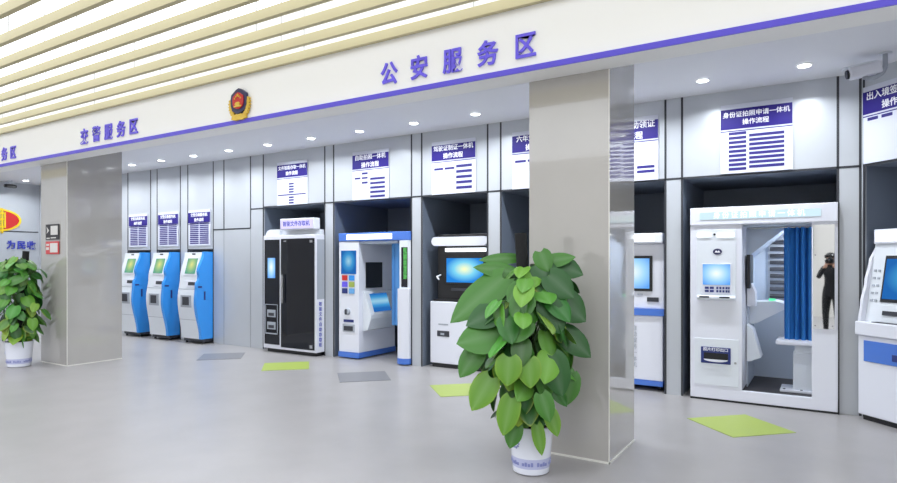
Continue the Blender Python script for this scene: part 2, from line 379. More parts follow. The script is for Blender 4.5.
sign('instruction_sign', 'white and purple board on the angled wall at the right photo edge', pF, .72, .735, '出入境签注一体机\n操作流程', rF, SG, -PI / 4, tsize=.08)

# two small notices on the left pillar
t = thing('notice', 'black notice with a white patch on the left pillar', 'notice', (-9.735, 4.4, 1.81))
MB().box(0, .375, -.004, .004, 0, .225).build('sheet', 'poster_black', t)
MB().box(.15, .35, -.007, -.003, .07, .2).box(.03, .12, -.007, -.003, .015, .03).box(.15, .3, -.007, -.003, .02, .035).prism([(.03, .19), (.1, .135), (.03, .09), (.05, .135)], 'y', -.007, -.003).build('white_patch', 'paper', t)
t = thing('notice', 'red notice with a white patch below the black one on the left pillar', 'notice', (-9.735, 4.4, 1.6))
MB().box(0, .375, -.004, .004, 0, .185).build('sheet', 'poster_red', t)
MB().box(.13, .345, -.007, -.003, .025, .16).box(.02, .1, -.007, -.003, .12, .15).box(.02, .1, -.007, -.003, .06, .1).build('white_patch', 'paper', t)

# ------------------------------------------------------------------ floor stickers
fs = thing
for x, y, m, lab in [(-.67, 6.08, 'mat_green', 'lime diamond sticker on the floor before the identity photo booth'), (-6.53, 6.08, 'mat_green', 'lime diamond sticker on the floor before the dark glass cabinet'),
                     (-3.6, 6.05, 'mat_green', 'lime diamond sticker on the floor partly behind the near plant'), (-5.09, 6.06, 'mat_grey', 'grey diamond sticker on the floor before the photo booth with a blue top'),
                     (-8.06, 6.17, 'mat_grey', 'grey diamond sticker on the floor before the plain metal panels')]:
    tag(MB().prism([(-.45, 0), (0, -.45), (.45, 0), (0, .45)], 'z', .0005, .004).build('floor_sticker', m, None, loc=(x, y, 0)), lab, 'floor sticker', 'diamond floor stickers')

# ------------------------------------------------------------------ three blue-sided kiosks
def smooth_profile(keys):
    """piecewise cosine interpolation of (z, y) keys"""
    def f(z):
        if z <= keys[0][0]: return keys[0][1]
        for (a, ya), (b, yb) in zip(keys, keys[1:]):
            if z <= b:
                t = (z - a) / (b - a); t = t * t * (3 - 2 * t); return ya + (yb - ya) * t
        return keys[-1][1]
    return f
def outline(f, z0, z1, back, n=18, add=0):
    pts = [(f(z0 + (z1 - z0) * i / n) - add, z0 + (z1 - z0) * i / n) for i in range(n + 1)]
    return pts + [(back, z1), (back, z0)]
def blue_kiosk(loc, label):
    t = thing('blue_kiosk', label, 'kiosk', loc, 0, 'white and blue self-service kiosks')
    f = smooth_profile([(.09, .02), (.8, -.06), (1.2, -.01), (1.66, .09)])
    MB().prism(outline(f, .09, 1.66, .6), 'x', 0, .53).build('body', 'white2', t, True)
    fb = smooth_profile([(.09, .01), (.75, -.1), (1.1, -.08), (1.15, -.035), (1.24, -.03), (1.3, -.045), (1.66, .07)])
    sd = MB().prism(outline(fb, .09, 1.67, .3, 40), 'x', .532, .6).build('side_shell', 'blue', t, True)
    MB().box(.597, .606, .06, .09, .8, .95).build('side_lock', 'navy', sd)
    MB().box(.598, .604, -.06, .02, 1.02, 1.05).build('vent_slot', 'navy', sd)
    MB().box(.02, .58, .06, .55, .035, .09).build('plinth', 'slot', t)
    for x in (.05, .53):
        for y in (.1, .5): MB().cyl((x, y, 0), (x, y, .04), .022).build('foot', 'black', t, True)
    b = MB().patch(.1, .46, 1.24, 1.61, f, .006, .03).build('screen_bezel', 'white', t)
    MB().patch(.14, .43, 1.27, 1.57, f, .009, .02).build('display', 'scr_green', b)
    MB().patch(.23, .32, 1.615, 1.64, f, .008, .02).build('camera_eye', 'black', t)
    c = MB().patch(.2, .5, 1.03, 1.15, f, .008, .02).build('card_reader', 'white', t)
    MB().patch(.27, .47, 1.06, 1.12, f, .012, .02).build('reader_slot', 'slot', c)
    c = MB().patch(.1, .4, .66, .88, f, .012, .02).build('receipt_tray', 'grey', t)
    MB().patch(.16, .34, .7, .85, f, .016, .02).build('tray_mouth', 'slot', c)
    MB().patch(.0, .53, .985, .995, f, .004, .02).build('console_seam', 'grey', t)
    MB().patch(.0, .53, .43, .438, f, .003, .02).build('door_seam', 'grey', t)
    return t
k0 = blue_kiosk((-10.1, 6.83, 0), 'white and blue kiosk nearest the plain metal panels')
copy_thing(k0, (-11.09, 6.83, 0), 'white and blue kiosk in the middle of the row of three')
copy_thing(k0, (-12.06, 6.83, 0), 'white and blue kiosk partly hidden behind the left pillar')

# ------------------------------------------------------------------ dark glass cabinet
t = thing('storage_cabinet', 'tall white cabinet with dark glass doors and a small lit sign on top', 'cabinet', (-7.94, 6.89, 0))
W = 1.2
MB().box(0, W, 0, .75, .06, 1.92, bev=.012).build('body', 'white', t)
MB().box(.04, W - .04, .06, .7, 0, .06).build('plinth', 'black', t)
MB().prism([(0, 1.922), (.34, 1.922), (.34, 2.02), (.1, 2.02), (.04, 2.0), (.01, 1.96)], 'y', .05, .5).box(.34, W - .02, .1, .6, 1.922, 2.0).build('top_housing', 'white2', t)
s = MB().box(.42, 1.17, -.02, .12, 2.0, 2.18, bev=.01).build('sign_box', 'white', t)
MB().box(.44, 1.15, -.026, -.018, 2.02, 2.16).build('sign_face', 'lightl', s)
text('sign_text', '智能文件存取机', .085, 'blue_ink', (.795, -.03, 2.09), s, bold=.015, ext=.001)
d = MB().box(.04, .39, -.014, .004, .13, 1.85, bev=.006).build('control_door', 'bglass', t)
MB().box(.13, .3, -.022, -.012, 1.22, 1.55).build('display', 'scr_pale', d)
MB().box(.07, .36, -.019, -.012, .3, .32).box(.07, .36, -.019, -.012, .78, .79).box(.07, .08, -.019, -.012, .3, .79).box(.35, .36, -.019, -.012, .3, .79).build('hatch_outline', 'grey', d)
for z in (.38, .58):
    MB().box(.12, .31, -.022, -.012, z, z + .12).build('hatch', 'grey', d); MB().box(.15, .28, -.025, -.02, z + .02, z + .07).build('hatch_mouth', 'slot', d)
d = MB().box(.43, 1.17, -.014, .004, .1, 1.86, bev=.006).build('glass_door', 'bglass', t)
MB().tube([(.5, -.05, .82), (.5, -.05, 1.28)], .014, 10).cyl((.5, -.05, .87), (.5, -.01, .87), .01).cyl((.5, -.05, 1.23), (.5, -.01, 1.23), .01).build('handle', 'steel', d, True)
MB().box(1.08, 1.14, -.019, -.012, 1.79, 1.83).box(1.08, 1.14, -.019, -.012, .13, .18).box(.5, .56, -.019, -.012, 1.81, 1.83).build('hinge', 'steel', d)
MB().box(W - .002, W + .004, .02, .6, .9, 1.84).build('side_panel', 'grey', t)
MB().box(W - .002, W + .006, .0, .18, .08, .9).build('side_sticker', 'white', t)
vt = MB()
tx = text('side_text', '\n'.join('智能文件自助存取柜'), .07, 'blue_ink', (W + .008, .09, .5), t, bold=.015, ext=.001, face=FACE_X, line=1.15)

# ------------------------------------------------------------------ photo booth with a blue top
t = thing('photo_booth', 'white self-service photo booth with blue top band and blue curtain', 'photo booth', (-6.42, 7.05, 0))
W = 1.365
b = MB().box(0, W, 0, 1.1, 1.8, 1.93, bev=.01).build('top_band', 'royal', t)
MB().box(.17, 1.04, -.008, .004, 1.825, 1.905).build('light_box', 'light', b)
MB().box(0, .4, .01, .92, .1, 1.8, bev=.008).build('control_column', 'white', t)
MB().box(-.004, .405, .0, .93, .02, .1).build('column_base', 'royal', t)
pz = MB().box(.05, .35, .004, .014, 1.3, 1.66).build('menu_panel', 'scr_blue', t)
cols = ['red', 'blue', 'purple', 'mat_green', 'navy', 'curtain2', 'gold', 'red']
for i in range(6):
    MB().box(.07 + .14 * (i % 2), .18 + .14 * (i % 2), .0, .006, 1.2 - .1 * (i // 2), 1.28 - .1 * (i // 2), bev=.002).build('menu_tile', cols[i], t)
c = MB().cyl((.18, .012, .72), (.18, -.03, .72), .055, .045, 20).build('coin_dial', 'grey', t, True)
MB().box(.165, .195, -.04, -.028, .68, .76).build('dial_slot', 'slot', c)
MB().box(.1, .3, .004, .014, .56, .6).build('name_plate', 'navy', t)
c = MB().box(.08, .32, .002, .014, .41, .53, bev=.003).build('photo_tray', 'grey', t); MB().box(.11, .29, -.002, .004, .43, .5).build('tray_mouth', 'slot', c)
# console inside, facing the seat on the right
MB().prism([(.4, .42), (.5, .45), (.56, .62), (.56, .68), (.44, 1.02), (.4, 1.04)], 'y', .1, .78).build('console', 'white2', t)
MB().box(.4, .416, .17, .57, 1.08, 1.48, bev=.004).build('monitor', 'bglass', t)
MB().hexa([(.553, .2, .72), (.553, .62, .72), (.53, .62, .71), (.53, .2, .71), (.455, .2, .995), (.455, .62, .995), (.432, .62, .985), (.432, .2, .985)]).build('touch_screen', 'scr_blue', t)
MB().box(.4, 1.33, 1.0, 1.08, .02, 1.8).build('back_wall', 'booth_in', t)
MB().box(.4, 1.1, .05, 1.0, 1.76, 1.798).build('inner_ceiling', 'booth_in', t)
c = MB().prism([(1.16, .02), (1.18, 0), (1.33, 0), (1.365, .03), (1.365, 1.0), (1.16, 1.0)], 'z', .1, 1.8).build('right_column', 'white2', t)
MB().box(1.21, 1.32, -.002, .02, 1.12, 1.7).build('poster_window', 'bglass', c); MB().box(1.25, 1.31, -.005, 0, 1.24, 1.69).build('poster', 'leafgreen', c)
MB().prism([(1.14, .05), (1.165, -.03), (1.21, -.06), (1.3, -.06), (1.36, -.02), (1.36, .1), (1.14, .1)], 'z', .1, 1.1).build('door_shell', 'white', t, True)
MB().prism([(1.14, .05), (1.165, -.04), (1.21, -.07), (1.3, -.07), (1.365, -.02), (1.365, 1.0), (1.14, 1.0)], 'z', .02, .1).build('right_base', 'royal', t)
def curtain_mesh(x0, x1, y, z0, z1, folds, amp, th=.006):
    b = MB(); n = folds * 8; f = []; 
    for i in range(n + 1):
        u = i / n; f.append((x0 + (x1 - x0) * u, y + amp * math.sin(u * folds * 2 * PI) + amp * .4 * math.sin(u * folds * 4.4 * PI + 1)))
    pts = f + [(a, b_ + th) for a, b_ in f[::-1]]
    v0 = [b.bm.verts.new((a, c_, z0)) for a, c_ in pts]; v1 = [b.bm.verts.new((a + .01 * math.sin(a * 40), c_, z1)) for a, c_ in pts]
    N = len(pts)
    for i in range(N): b._face([v0[i], v0[(i + 1) % N], v1[(i + 1) % N], v1[i]])
    for v in (v0, v1):
        for i in range(n): b._face([v[i], v[i + 1], v[N - 2 - i], v[N - 1 - i]])
    return b
curtain_mesh(.94, 1.14, .12, .55, 1.79, 3, .03).build('curtain', 'curtain2', t, True)
MB().cyl((.4, .12, 1.785), (1.12, .12, 1.785), .01).build('curtain_rail', 'steel', t, True)

# ------------------------------------------------------------------ white kiosk with a desktop screen
t = thing('certificate_kiosk', 'white and black kiosk with a bright desktop screen, partly behind the near plant', 'kiosk', (-4.775, 7.15, 0))
W = .95
MB().box(0, W, 0, .8, .06, .93, bev=.01).build('lower_cabinet', 'white', t)
MB().box(.02, W - .02, .03, .75, 0, .06).build('plinth', 'black', t)
b = MB().box(.05, W - .02, .12, .75, .93, 1.88, bev=.01).build('upper_cabinet', 'black', t)
MB().box(.04, W - .02, .02, .4, .93, .96).build('work_shelf', 'black', t)
m_ = MB().box(.2, .83, .09, .13, 1.17, 1.57, bev=.006).build('monitor', 'black', t); MB().box(.22, .81, .085, .092, 1.2, 1.54).build('display', 'scr_win', m_)
MB().prism([(.08 + .06 * math.cos(a), 1.775 + .062 * math.sin(a)) for a in [PI / 2 + PI * i / 8 for i in range(9)]] + [(.86 + .06 * math.cos(a), 1.775 + .062 * math.sin(a)) for a in [-PI / 2 + PI * i / 8 for i in range(9)]], 'y', 0, .2).build('head_box', 'white', t, True)
MB().box(.22, .84, .05, .125, 1.63, 1.68).build('light_strip', 'light', t)
MB().tube([(.1, .12, 1.3), (.1, .02, 1.28), (.16, -.02, 1.24)], .012).build('document_camera', 'white2', t, True)
MB().box(.3, .75, .08, .13, 1.08, 1.12).build('status_bar', 'slot', t)
s = MB().box(.12, .32, -.006, .004, .44, .52, bev=.003).build('card_slot', 'slot', t); MB().box(.18, .24, -.01, -.004, .46, .49).build('slot_lamp', 'grey', s)
MB().box(.14, .3, -.002, .002, .6, .62).build('name_plate', 'grey', t)

# ------------------------------------------------------------------ white kiosk half behind the near pillar
t = thing('collection_kiosk', 'white kiosk with a blue band, its left half behind the near pillar', 'kiosk', (-2.33, 7.15, 0))
W = .76
MB().box(0, W - .01, 0, .7, .12, .87, bev=.008).build('lower_cabinet', 'white', t)
MB().box(0, W - .01, -.006, .7, .06, .12).build('base_band', 'royal', t)
for x in (.06, .38, .7):
    for y in (.08, .6): MB().cyl((x - .012, y, .03), (x + .012, y, .03), .03).build('castor', 'black', t, True)
MB().box(-.005, W + .005, -.02, .7, .87, .945).build('middle_band', 'royal', t)
MB().box(0, W, .02, .7, .945, 1.7, bev=.01).build('upper_cabinet', 'white', t)
h = MB().box(0, W, -.06, .5, 1.7, 1.82, bev=.015).build('head_box', 'white', t); MB().box(.1, W - .09, -.068, -.055, 1.725, 1.8).build('light_strip', 'light', h)
d = MB().box(.16, .63, .0, .03, 1.15, 1.56, bev=.005).build('screen_bezel', 'black', t); MB().box(.19, .6, -.005, .003, 1.18, 1.53).build('display', 'scr_pale', d)
MB().box(.46, .52, .012, .025, 1.1, 1.12).build('badge_reader', 'grey', t); MB().box(.57, .7, .01, .025, 1.03, 1.08).build('card_slot', 'slot', t)
text('door_text', '\n'.join('自助服务一体机'), .06, 'grey', (.43, -.003, .5), t, bold=.0, ext=.001, line=1.2)
MB().box(.22, .225, -.004, .004, .2, .8).build('door_seam', 'grey', t)

# ------------------------------------------------------------------ identity photo booth
t = thing('identity_photo_booth', 'large white identity photo booth with lit header, blue curtain and a mirror strip', 'photo booth', (-1.26, 7.02, 0))
W = 1.36; D = 1.25
h = MB().box(0, W, -.02, .3, 1.885, 2.075, bev=.008).build('header', 'white', t)
MB().box(.1, 1.22, -.028, -.015, 1.945, 2.02, bev=.004).build('light_strip', 'lightb', h)
text('header_text', '身份证拍照申请一体机', .072, 'lightc', (.66, -.031, 1.982), h, bold=.01, ext=.001, space=1.4)
MB().box(0, W, 0, .05, .02, .135, bev=.004).box(.02, .5, .06, D, .02, .06).build('plinth', 'white', t)
MB().box(0, .51, .0, .1, .135, 1.885).box(0, .04, .1, D, .06, 1.885).box(.47, .51, .1, .45, .135, 1.885).build('control_column', 'white', t)
MB().box(1.14, W, 0, .08, .135, 1.885).box(W - .04, W, .08, D, .06, 1.885).build('right_post', 'white', t)
MB().box(W, W + .012, -.01, .06, 0, 2.07).build('rubber_edge', 'black', t)
MB().box(.0, W, -.002, .1, .0, .02).build('floor_gap', 'black', t)
MB().box(1.152, 1.332, -.012, .002, .83, 1.86).build('mirror', 'mirror', t)
for x, z in ((1.17, .86), (1.315, .86), (1.17, 1.56), (1.315, 1.56)): MB().cyl((x, -.018, z), (x, -.011, z), .008, seg=10).build('mirror_clip', 'steel', t)
# recessed face of the control column
p = MB().box(.065, .455, -.008, .003, 1.12, 1.84, bev=.004).build('face_panel', 'white2', t)
MB().box(.075, .215, -.02, -.006, 1.76, 1.8).box(.275, .44, -.02, -.006, 1.755, 1.797).build('face_light', 'light', p)
MB().cyl((.245, -.012, 1.785), (.245, -.006, 1.785), .012, seg=12).build('camera_eye', 'black', p)
MB().prism(ellipse(.045, .032, 24, .275, 1.6), 'y', -.013, -.006).build('emblem', 'badge_navy', p)
MB().prism([(.245, 1.59), (.262, 1.615), (.275, 1.6), (.288, 1.615), (.305, 1.59)], 'y', -.016, -.012).build('emblem_mark', 'ink', p)
MB().box(.115, .415, -.014, -.004, 1.145, 1.475, bev=.003).build('screen_bezel', 'white', p)
MB().box(.13, .4, -.018, -.012, 1.245, 1.465).build('display', 'scr_pale', p)
for i, (a, c_) in enumerate([(.15, .19), (.2, .24), (.265, .285), (.295, .315), (.325, .345), (.355, .375), (.38, .395)]):
    for z in (1.165, 1.2): MB().box(a, c_, -.018, -.012, z, z + .024).build('function_key', 'navy', p)
l = MB().prism([(-.035, 1.085), (-.06, 1.1), (-.06, 1.115), (.0, 1.135), (.0, 1.085)], 'x', .075, .45).build('ledge', 'white2', t)
for x in (.1, .3): MB().box(x, x + .1, -.062, -.03, 1.106, 1.122).build('ledge_slot', 'slot', l)
d = MB().box(.045, .48, -.007, .003, .165, .665, bev=.003).build('service_door', 'white2', t)
b = MB().box(.11, .405, -.016, -.005, .4, .575, bev=.004).build('printer_plate', 'navy', d)
MB().box(.14, .38, -.02, -.014, .44, .515).build('printer_mouth', 'black', d)
MB().prism([(.14, .445)] + [(.26 + .12 * math.cos(a), .445 - .025 * abs(math.sin(a))) for a in [PI + PI * i / 10 for i in range(11)]], 'y', -.034, -.014).build('printer_lip', 'white', d)
text('printer_text', '照片打印出口', .042, 'ink', (.257, -.018, .548), d, bold=.01, ext=.001)
MB().cyl((.45, -.012, .42), (.45, -.005, .42), .012, seg=12).build('lock', 'steel', d)
# inside
MB().box(.05, W - .05, .05, D, .06, .1).build('booth_floor', 'dark_floor', t)
MB().box(.04, W - .04, D - .04, D, .1, 1.885).box(.51, .52, .45, D - .04, .1, 1.885).build('inner_wall', 'booth_in', t)
MB().prism([(.52, 1.55), (.9, 1.87), (.52, 1.87)], 'y', .5, D - .05).build('ceiling_slope', 'booth_in', t)
MB().box(.3, W - .04, .12, D - .05, 1.87, 1.884).build('inner_ceiling', 'booth_in', t)
lv = MB().box(.67, .9, D - .07, D - .038, 1.03, 1.8).build('louvre', 'grey', t)
b = MB()
for i in range(9): b.hexa([(.69, D - .09, 1.06 + .08 * i), (.88, D - .09, 1.06 + .08 * i), (.88, D - .06, 1.1 + .08 * i), (.69, D - .06, 1.1 + .08 * i), (.69, D - .09, 1.08 + .08 * i), (.88, D - .09, 1.08 + .08 * i), (.88, D - .06, 1.12 + .08 * i), (.69, D - .06, 1.12 + .08 * i)])
b.build('louvre_blades', 'slot', lv)
MB().box(.525, .56, .3, .62, 1.2, 1.57, bev=.006).build('wall_monitor', 'black', t)
c = MB().prism([(.52, .78), (.6, .8), (.9, .98), (.9, 1.02), (.78, 1.05), (.52, 1.03)], 'y', .62, 1.05).build('writing_shelf', 'white2', t)
MB().cyl((.74, .8, 1.045), (.74, .8, 1.07), .035).build('finger_reader', 'green_led', c)
MB().prism([(.52, 1.0), (.6, 1.0), (.6, 1.15), (.55, 1.28), (.52, 1.28)], 'y', .4, .62).build('handset', 'white', t)
MB().prism([(.52, .4), (.56, .4), (.66, .45), (.58, .75), (.52, .8)], 'y', .35, .6).build('paper_tray', 'white2', t)
curtain_mesh(.88, 1.14, .42, .66, 1.86, 4, .035).build('curtain', 'curtain', t, True)
MB().cyl((.52, .42, 1.862), (1.3, .42, 1.862), .009).build('curtain_rail', 'steel', t, True)
SX, SY, SZ = 1.06, .53, .1
s = MB().box(SX - .26, SX + .2, SY - .18, SY + .18, SZ + .5, SZ + .555, bev=.015).build('seat', 'white', t)
MB().box(SX - .1, SX + .14, SY - .11, SY + .11, SZ + .02, SZ + .42, bev=.008).box(SX - .085, SX + .125, SY - .095, SY + .095, SZ + .4, SZ + .5).build('seat_column', 'white2', s)
MB().box(SX - .22, SX + .19, SY - .17, SY + .17, SZ, SZ + .025, bev=.005).build('foot_plate', 'white', s)
for x in (-.18, -.02, .15): MB().cyl((SX + x, SY - .13, SZ + .024), (SX + x, SY - .13, SZ + .032), .012, seg=10).build('bolt', 'slot', s)
L = bpy.data.lights.new('booth_fill', 'AREA'); L.size = .25; L.energy = 8; L.color = (.9, .96, 1)  # fill light without a fixture, added to brighten the booth interior
lo = bpy.data.objects.new('booth_fill', L); C.objects.link(lo); lo.location = (-.2, 7.82, 1.85)

# ------------------------------------------------------------------ kiosk on the angled wall
pk = DG @ Vector((.07, -.115, 0))
t = thing('visa_kiosk', 'white sloping kiosk with a blue drawer band at the right photo edge', 'kiosk', pk, -PI / 4)
W = 1.0
MB().box(0, W, 0, .8, .05, .8, bev=.01).build('lower_cabinet', 'white', t)
MB().box(.03, W - .03, .03, .75, 0, .05).build('plinth', 'black', t)
f = smooth_profile([(.93, 0), (1.1, .025), (1.31, .076), (1.5, .126), (1.64, .2), (1.72, .3)])
MB().box(-.01, W + .01, -.03, .8, .8, .93, bev=.012).build('desk', 'white', t)
d = MB().box(.07, W - .03, -.012, .003, .56, .755, bev=.004).build('drawer_band', 'royal', t)
b = MB().prism([(.36, .66), (.42, .66), (.44, .71), (.6, .71), (.62, .66), (.68, .66), (.68, .6), (.36, .6)], 'y', -.018, -.01).build('printer_mouth', 'navy', d)
MB().box(.42, .6, -.021, -.014, .62, .66).build('mouth_slot', 'black', b)
MB().prism(outline(f, .93, 1.72, .8, 16), 'x', .0, .03).prism(outline(f, .93, 1.72, .8, 16), 'x', W - .03, W).build('side_cheek', 'white', t, True)
f2 = lambda z: .05 + (z - .93) * .17
MB().prism([(f2(.93), .93), (f2(1.72), 1.72), (.8, 1.72), (.8, .93)], 'x', .03, W - .03).build('console', 'white2', t)
dd = MB().patch(.16, .82, 1.12, 1.55, f2, .008, .03).build('screen_bezel', 'black', t); MB().patch(.18, .8, 1.15, 1.52, f2, .014, .02).build('display', 'scr_blue', dd)
for i in range(2):
    for j in range(5): MB().patch(.055 + .045 * i, .08 + .045 * i, 1.12 + .07 * j, 1.14 + .07 * j, f2, .006, .01).build('side_label', 'grey', t)
MB().patch(.2, .36, 1.0, 1.04, f2, .01, .02).build('card_slot', 'slot', t)
MB().box(.15, .4, -.01, .08, .93, .936).box(.45, .6, -.01, .06, .93, .936).build('finger_pad', 'slot', t)
h = MB().box(.03, W - .03, .15, .8, 1.66, 1.8, bev=.01).build('head_box', 'white', t); MB().box(.06, W - .06, .14, .16, 1.685, 1.78).build('light_strip', 'light', h)

# security camera by the angled wall
c = thing('mounted_camera', 'white bullet security camera on a ceiling arm at the upper right', 'security camera', (.44, 6.5, ZC))
MB().cyl((0, 0, 0), (0, 0, -.012), .05, seg=20).build('mount_plate', 'white2', c, True)
MB().tube([(0, 0, -.01), (0, 0, -.12), (-.02, 0, -.17), (-.07, -.01, -.205), (-.14, -.02, -.21), (-.15, -.02, -.18)], .02, 12).build('arm', 'grey', c, True)
CM = Matrix.Translation((-.155, -.02, -.135)) @ Matrix.Rotation(.2, 4, 'Z') @ Matrix.Rotation(-.16, 4, 'Y')
h = MB(CM).box(-.12, .13, -.045, .045, -.055, .05, bev=.016).build('housing', 'white', c)
MB(CM).box(-.15, .1, -.05, .05, .046, .057).build('sun_visor', 'white2', h)
MB(CM).cyl((-.12, 0, -.004), (-.138, 0, -.004), .042, .038, 20).build('lens', 'bglass', h, True)

# ------------------------------------------------------------------ potted pothos on moss poles
SH = [(0, .46), (.08, .76), (.18, .94), (.32, 1.0), (.48, .97), (.63, .84), (.77, .61), (.9, .31), (1, 0.0)]
def leaf_pts(V, F, K, base, d, nrm, L, Wd, fold, curl, c_in, c_edge):
    d = Vector(d).normalized(); nrm = Vector(nrm); nrm = (nrm - d * nrm.dot(d)).normalized(); s = d.cross(nrm)
    n0 = len(V); us = (-1, -.84, -.45, 0, .45, .84, 1)
    for t, wv in SH:
        for u in us:
            al = L * (t - .13 * abs(u) ** 1.6 * max(0, 1 - t * 2.2)); w = Wd * .5 * wv
            off = w * (fold * abs(u) - .3 * u * u) - curl * L * t * t
            p = Vector(base) + d * al + s * (u * w) + nrm * off
            V.append(p); e = abs(u); k = 1 if (e == 1 or t == 1) else (.25 if e > .8 else 0); mid = .16 if u == 0 else 0
            K.append([c_in[i] * (1 - k * .7) + c_edge[i] * k * .7 + mid * .22 for i in range(3)])
    m = len(us)
    for i in range(len(SH) - 1):
        for j in range(m - 1):
            a = n0 + i * m + j; F.append((a, a + 1, a + m + 1, a + m))
def lc(r, g, b): return [lin(r), lin(g), lin(b)]
def pothos(name, label, loc, height, env, n, manual, ymax, seed, pot_h, pot_r0, pot_r1, shift, tilt):
    R = random.Random(seed); t = thing(name, label, 'potted plant', loc, 0, 'potted pothos plants on poles')
    ms = [0, 0, 1, 1, 0, 0, 0, 0, 0, 0]
    pr = lambda z: pot_r0 + (pot_r1 - pot_r0) * z / pot_h
    b = MB().lathe([(pot_r0 - .015, 0), (pot_r0, .01), (pr(.05), .05), (pr(.07), .07), (pr(.12), .12), (pr(.2), .2), (pot_r1, pot_h - .01), (pot_r1 + .008, pot_h), (pot_r1 - .01, pot_h), (pot_r1 - .02, pot_h - .04)], 40, ms=ms)
    for i in range(40):
        a = 2 * PI * i / 40; r = pr(.085) + .001
        if i % 5 != 4: b.box(-.008, .008, -.002, .002, -.014, .014 if i % 2 else .006, 2); bmesh.ops.transform(b.bm, matrix=Matrix.Translation((r * math.cos(a), r * math.sin(a), .085)) @ Matrix.Rotation(a + PI / 2, 4, 'Z'), verts=list(b.bm.verts)[-8:])
    for i in range(10):
        a = 2 * PI * i / 10; a0 = -1.99; w = .032
        r = pr(.2) + .001; ax = a0 + w * math.cos(a) / r
        b.box(-.007, .007, -.002, .002, -.007, .007, 2); bmesh.ops.transform(b.bm, matrix=Matrix.Translation((r * math.cos(ax), r * math.sin(ax), .225 + w * math.sin(a))) @ Matrix.Rotation(ax + PI / 2, 4, 'Z') @ Matrix.Rotation(a, 4, 'Y'), verts=list(b.bm.verts)[-8:])
    b.build('pot', ['pot', 'pot_band', 'pot_ink'], t, True)
    MB().lathe([(pot_r1 - .015, pot_h - .05), (pot_r1 - .015, pot_h - .035)], 32).build('soil', 'soil', t)
    MB().cyl((0, 0, pot_h - .06), (.848 * tilt, .53 * tilt, height), .042, seg=18).build('moss_pole', 'coir', t, True)
    V, F, K = [], [], []; st = MB(); rv = Vector((.848, .53, 0))
    def rad(z):
        for (a, ra), (b_, rb) in zip(env, env[1:]):
            if a <= z <= b_: return ra + (rb - ra) * (z - a) / (b_ - a)
        return env[-1][1]
    def shade(z):
        q = R.random()
        if q < .45: c = lc(40 + R.random() * 16, 92 + R.random() * 20, 40)
        elif q < .88: c = lc(70 + R.random() * 24, 126 + R.random() * 22, 44 + R.random() * 12)
        else: c = lc(100 + R.random() * 20, 156, 54)
        e = [x * 1.1 for x in c]
        if R.random() < (.3 if z < .8 else .08): e = lc(150 + R.random() * 20, 172, 58)
        if z < .6 and R.random() < .2: c = lc(128, 156, 46)
        return c, e
    for i in range(n):
        z = env[0][0] + (env[-1][0] - env[0][0]) * ((i + R.random()) / n)
        th = i * 2.39996 + R.uniform(-.3, .3); inner = .45 + .5 * R.random()
        o = Vector((math.cos(th), math.sin(th), 0)); r = rad(z) * inner
        L = R.uniform(.13, .215); Wd = L * R.uniform(.72, .9)
        up = (z - env[0][0]) / (env[-1][0] - env[0][0])
        d = o * R.uniform(.2, .9) + Vector((R.uniform(-.5, .5), R.uniform(-.5, .5), -R.uniform(.5, 1.0) + .55 * max(0, up - .75) * 4 * .6))
        base = o * max(.05, r - L * .35) + rv * shift * (1 - .3 * up) + Vector((0, 0, z + .06))
        tip = base + d.normalized() * L
        if ymax and max(base.y, tip.y) > ymax: 
            k = max(base.y, tip.y) - ymax; base.y -= k
        c, e = shade(z)
        leaf_pts(V, F, K, base, d, o * .9 + Vector((R.uniform(-.5, .5), R.uniform(-.5, .5), R.uniform(.1, .8))), L, Wd, R.uniform(.15, .5), R.uniform(.05, .25), c, e)
        st.tube([(0, 0, max(pot_h - .03, z - .12)), tuple(base * .5 + Vector((0, 0, z * .5 + .03))), tuple(base)], .0045, 5)
    for (a0, z0, dep0, a1, z1, dep1, wr, tone) in manual:
        view = Vector((-.42, .9, 0)); bs = rv * a0 + view * dep0 + Vector((0, 0, z0)); tp = rv * a1 + view * dep1 + Vector((0, 0, z1))
        L = (tp - bs).length
        c = {0: lc(38, 84, 36), 1: lc(62, 114, 40), 2: lc(92, 138, 44)}[tone]; e = lc(124, 160, 50) if tone == 2 else [x * 1.15 for x in c]
        leaf_pts(V, F, K, bs, tp - bs, -view * .8 + Vector((0, 0, .5)), L, L * wr, .3, .06, c, e)
        st.tube([(0, 0, max(pot_h - .03, z0 - .15)), tuple(bs)], .0045, 5)
    me = bpy.data.meshes.new('foliage'); me.from_pydata([tuple(v) for v in V], [], F)
    at = me.color_attributes.new('leaf_colour', 'FLOAT_COLOR', 'POINT')
    for i, k in enumerate(K): at.data[i].color = (k[0], k[1], k[2], 1)
    me.materials.append(M['leaf'])
    for p in me.polygons: p.use_smooth = True
    o = bpy.data.objects.new('foliage', me); C.objects.link(o); o.parent = t
    st.build('stems', 'stem', t)
    return t
S = .0071
def px(x, y): return ((x - 531) * S, 1.5 - (y - 261) * S)
man = []
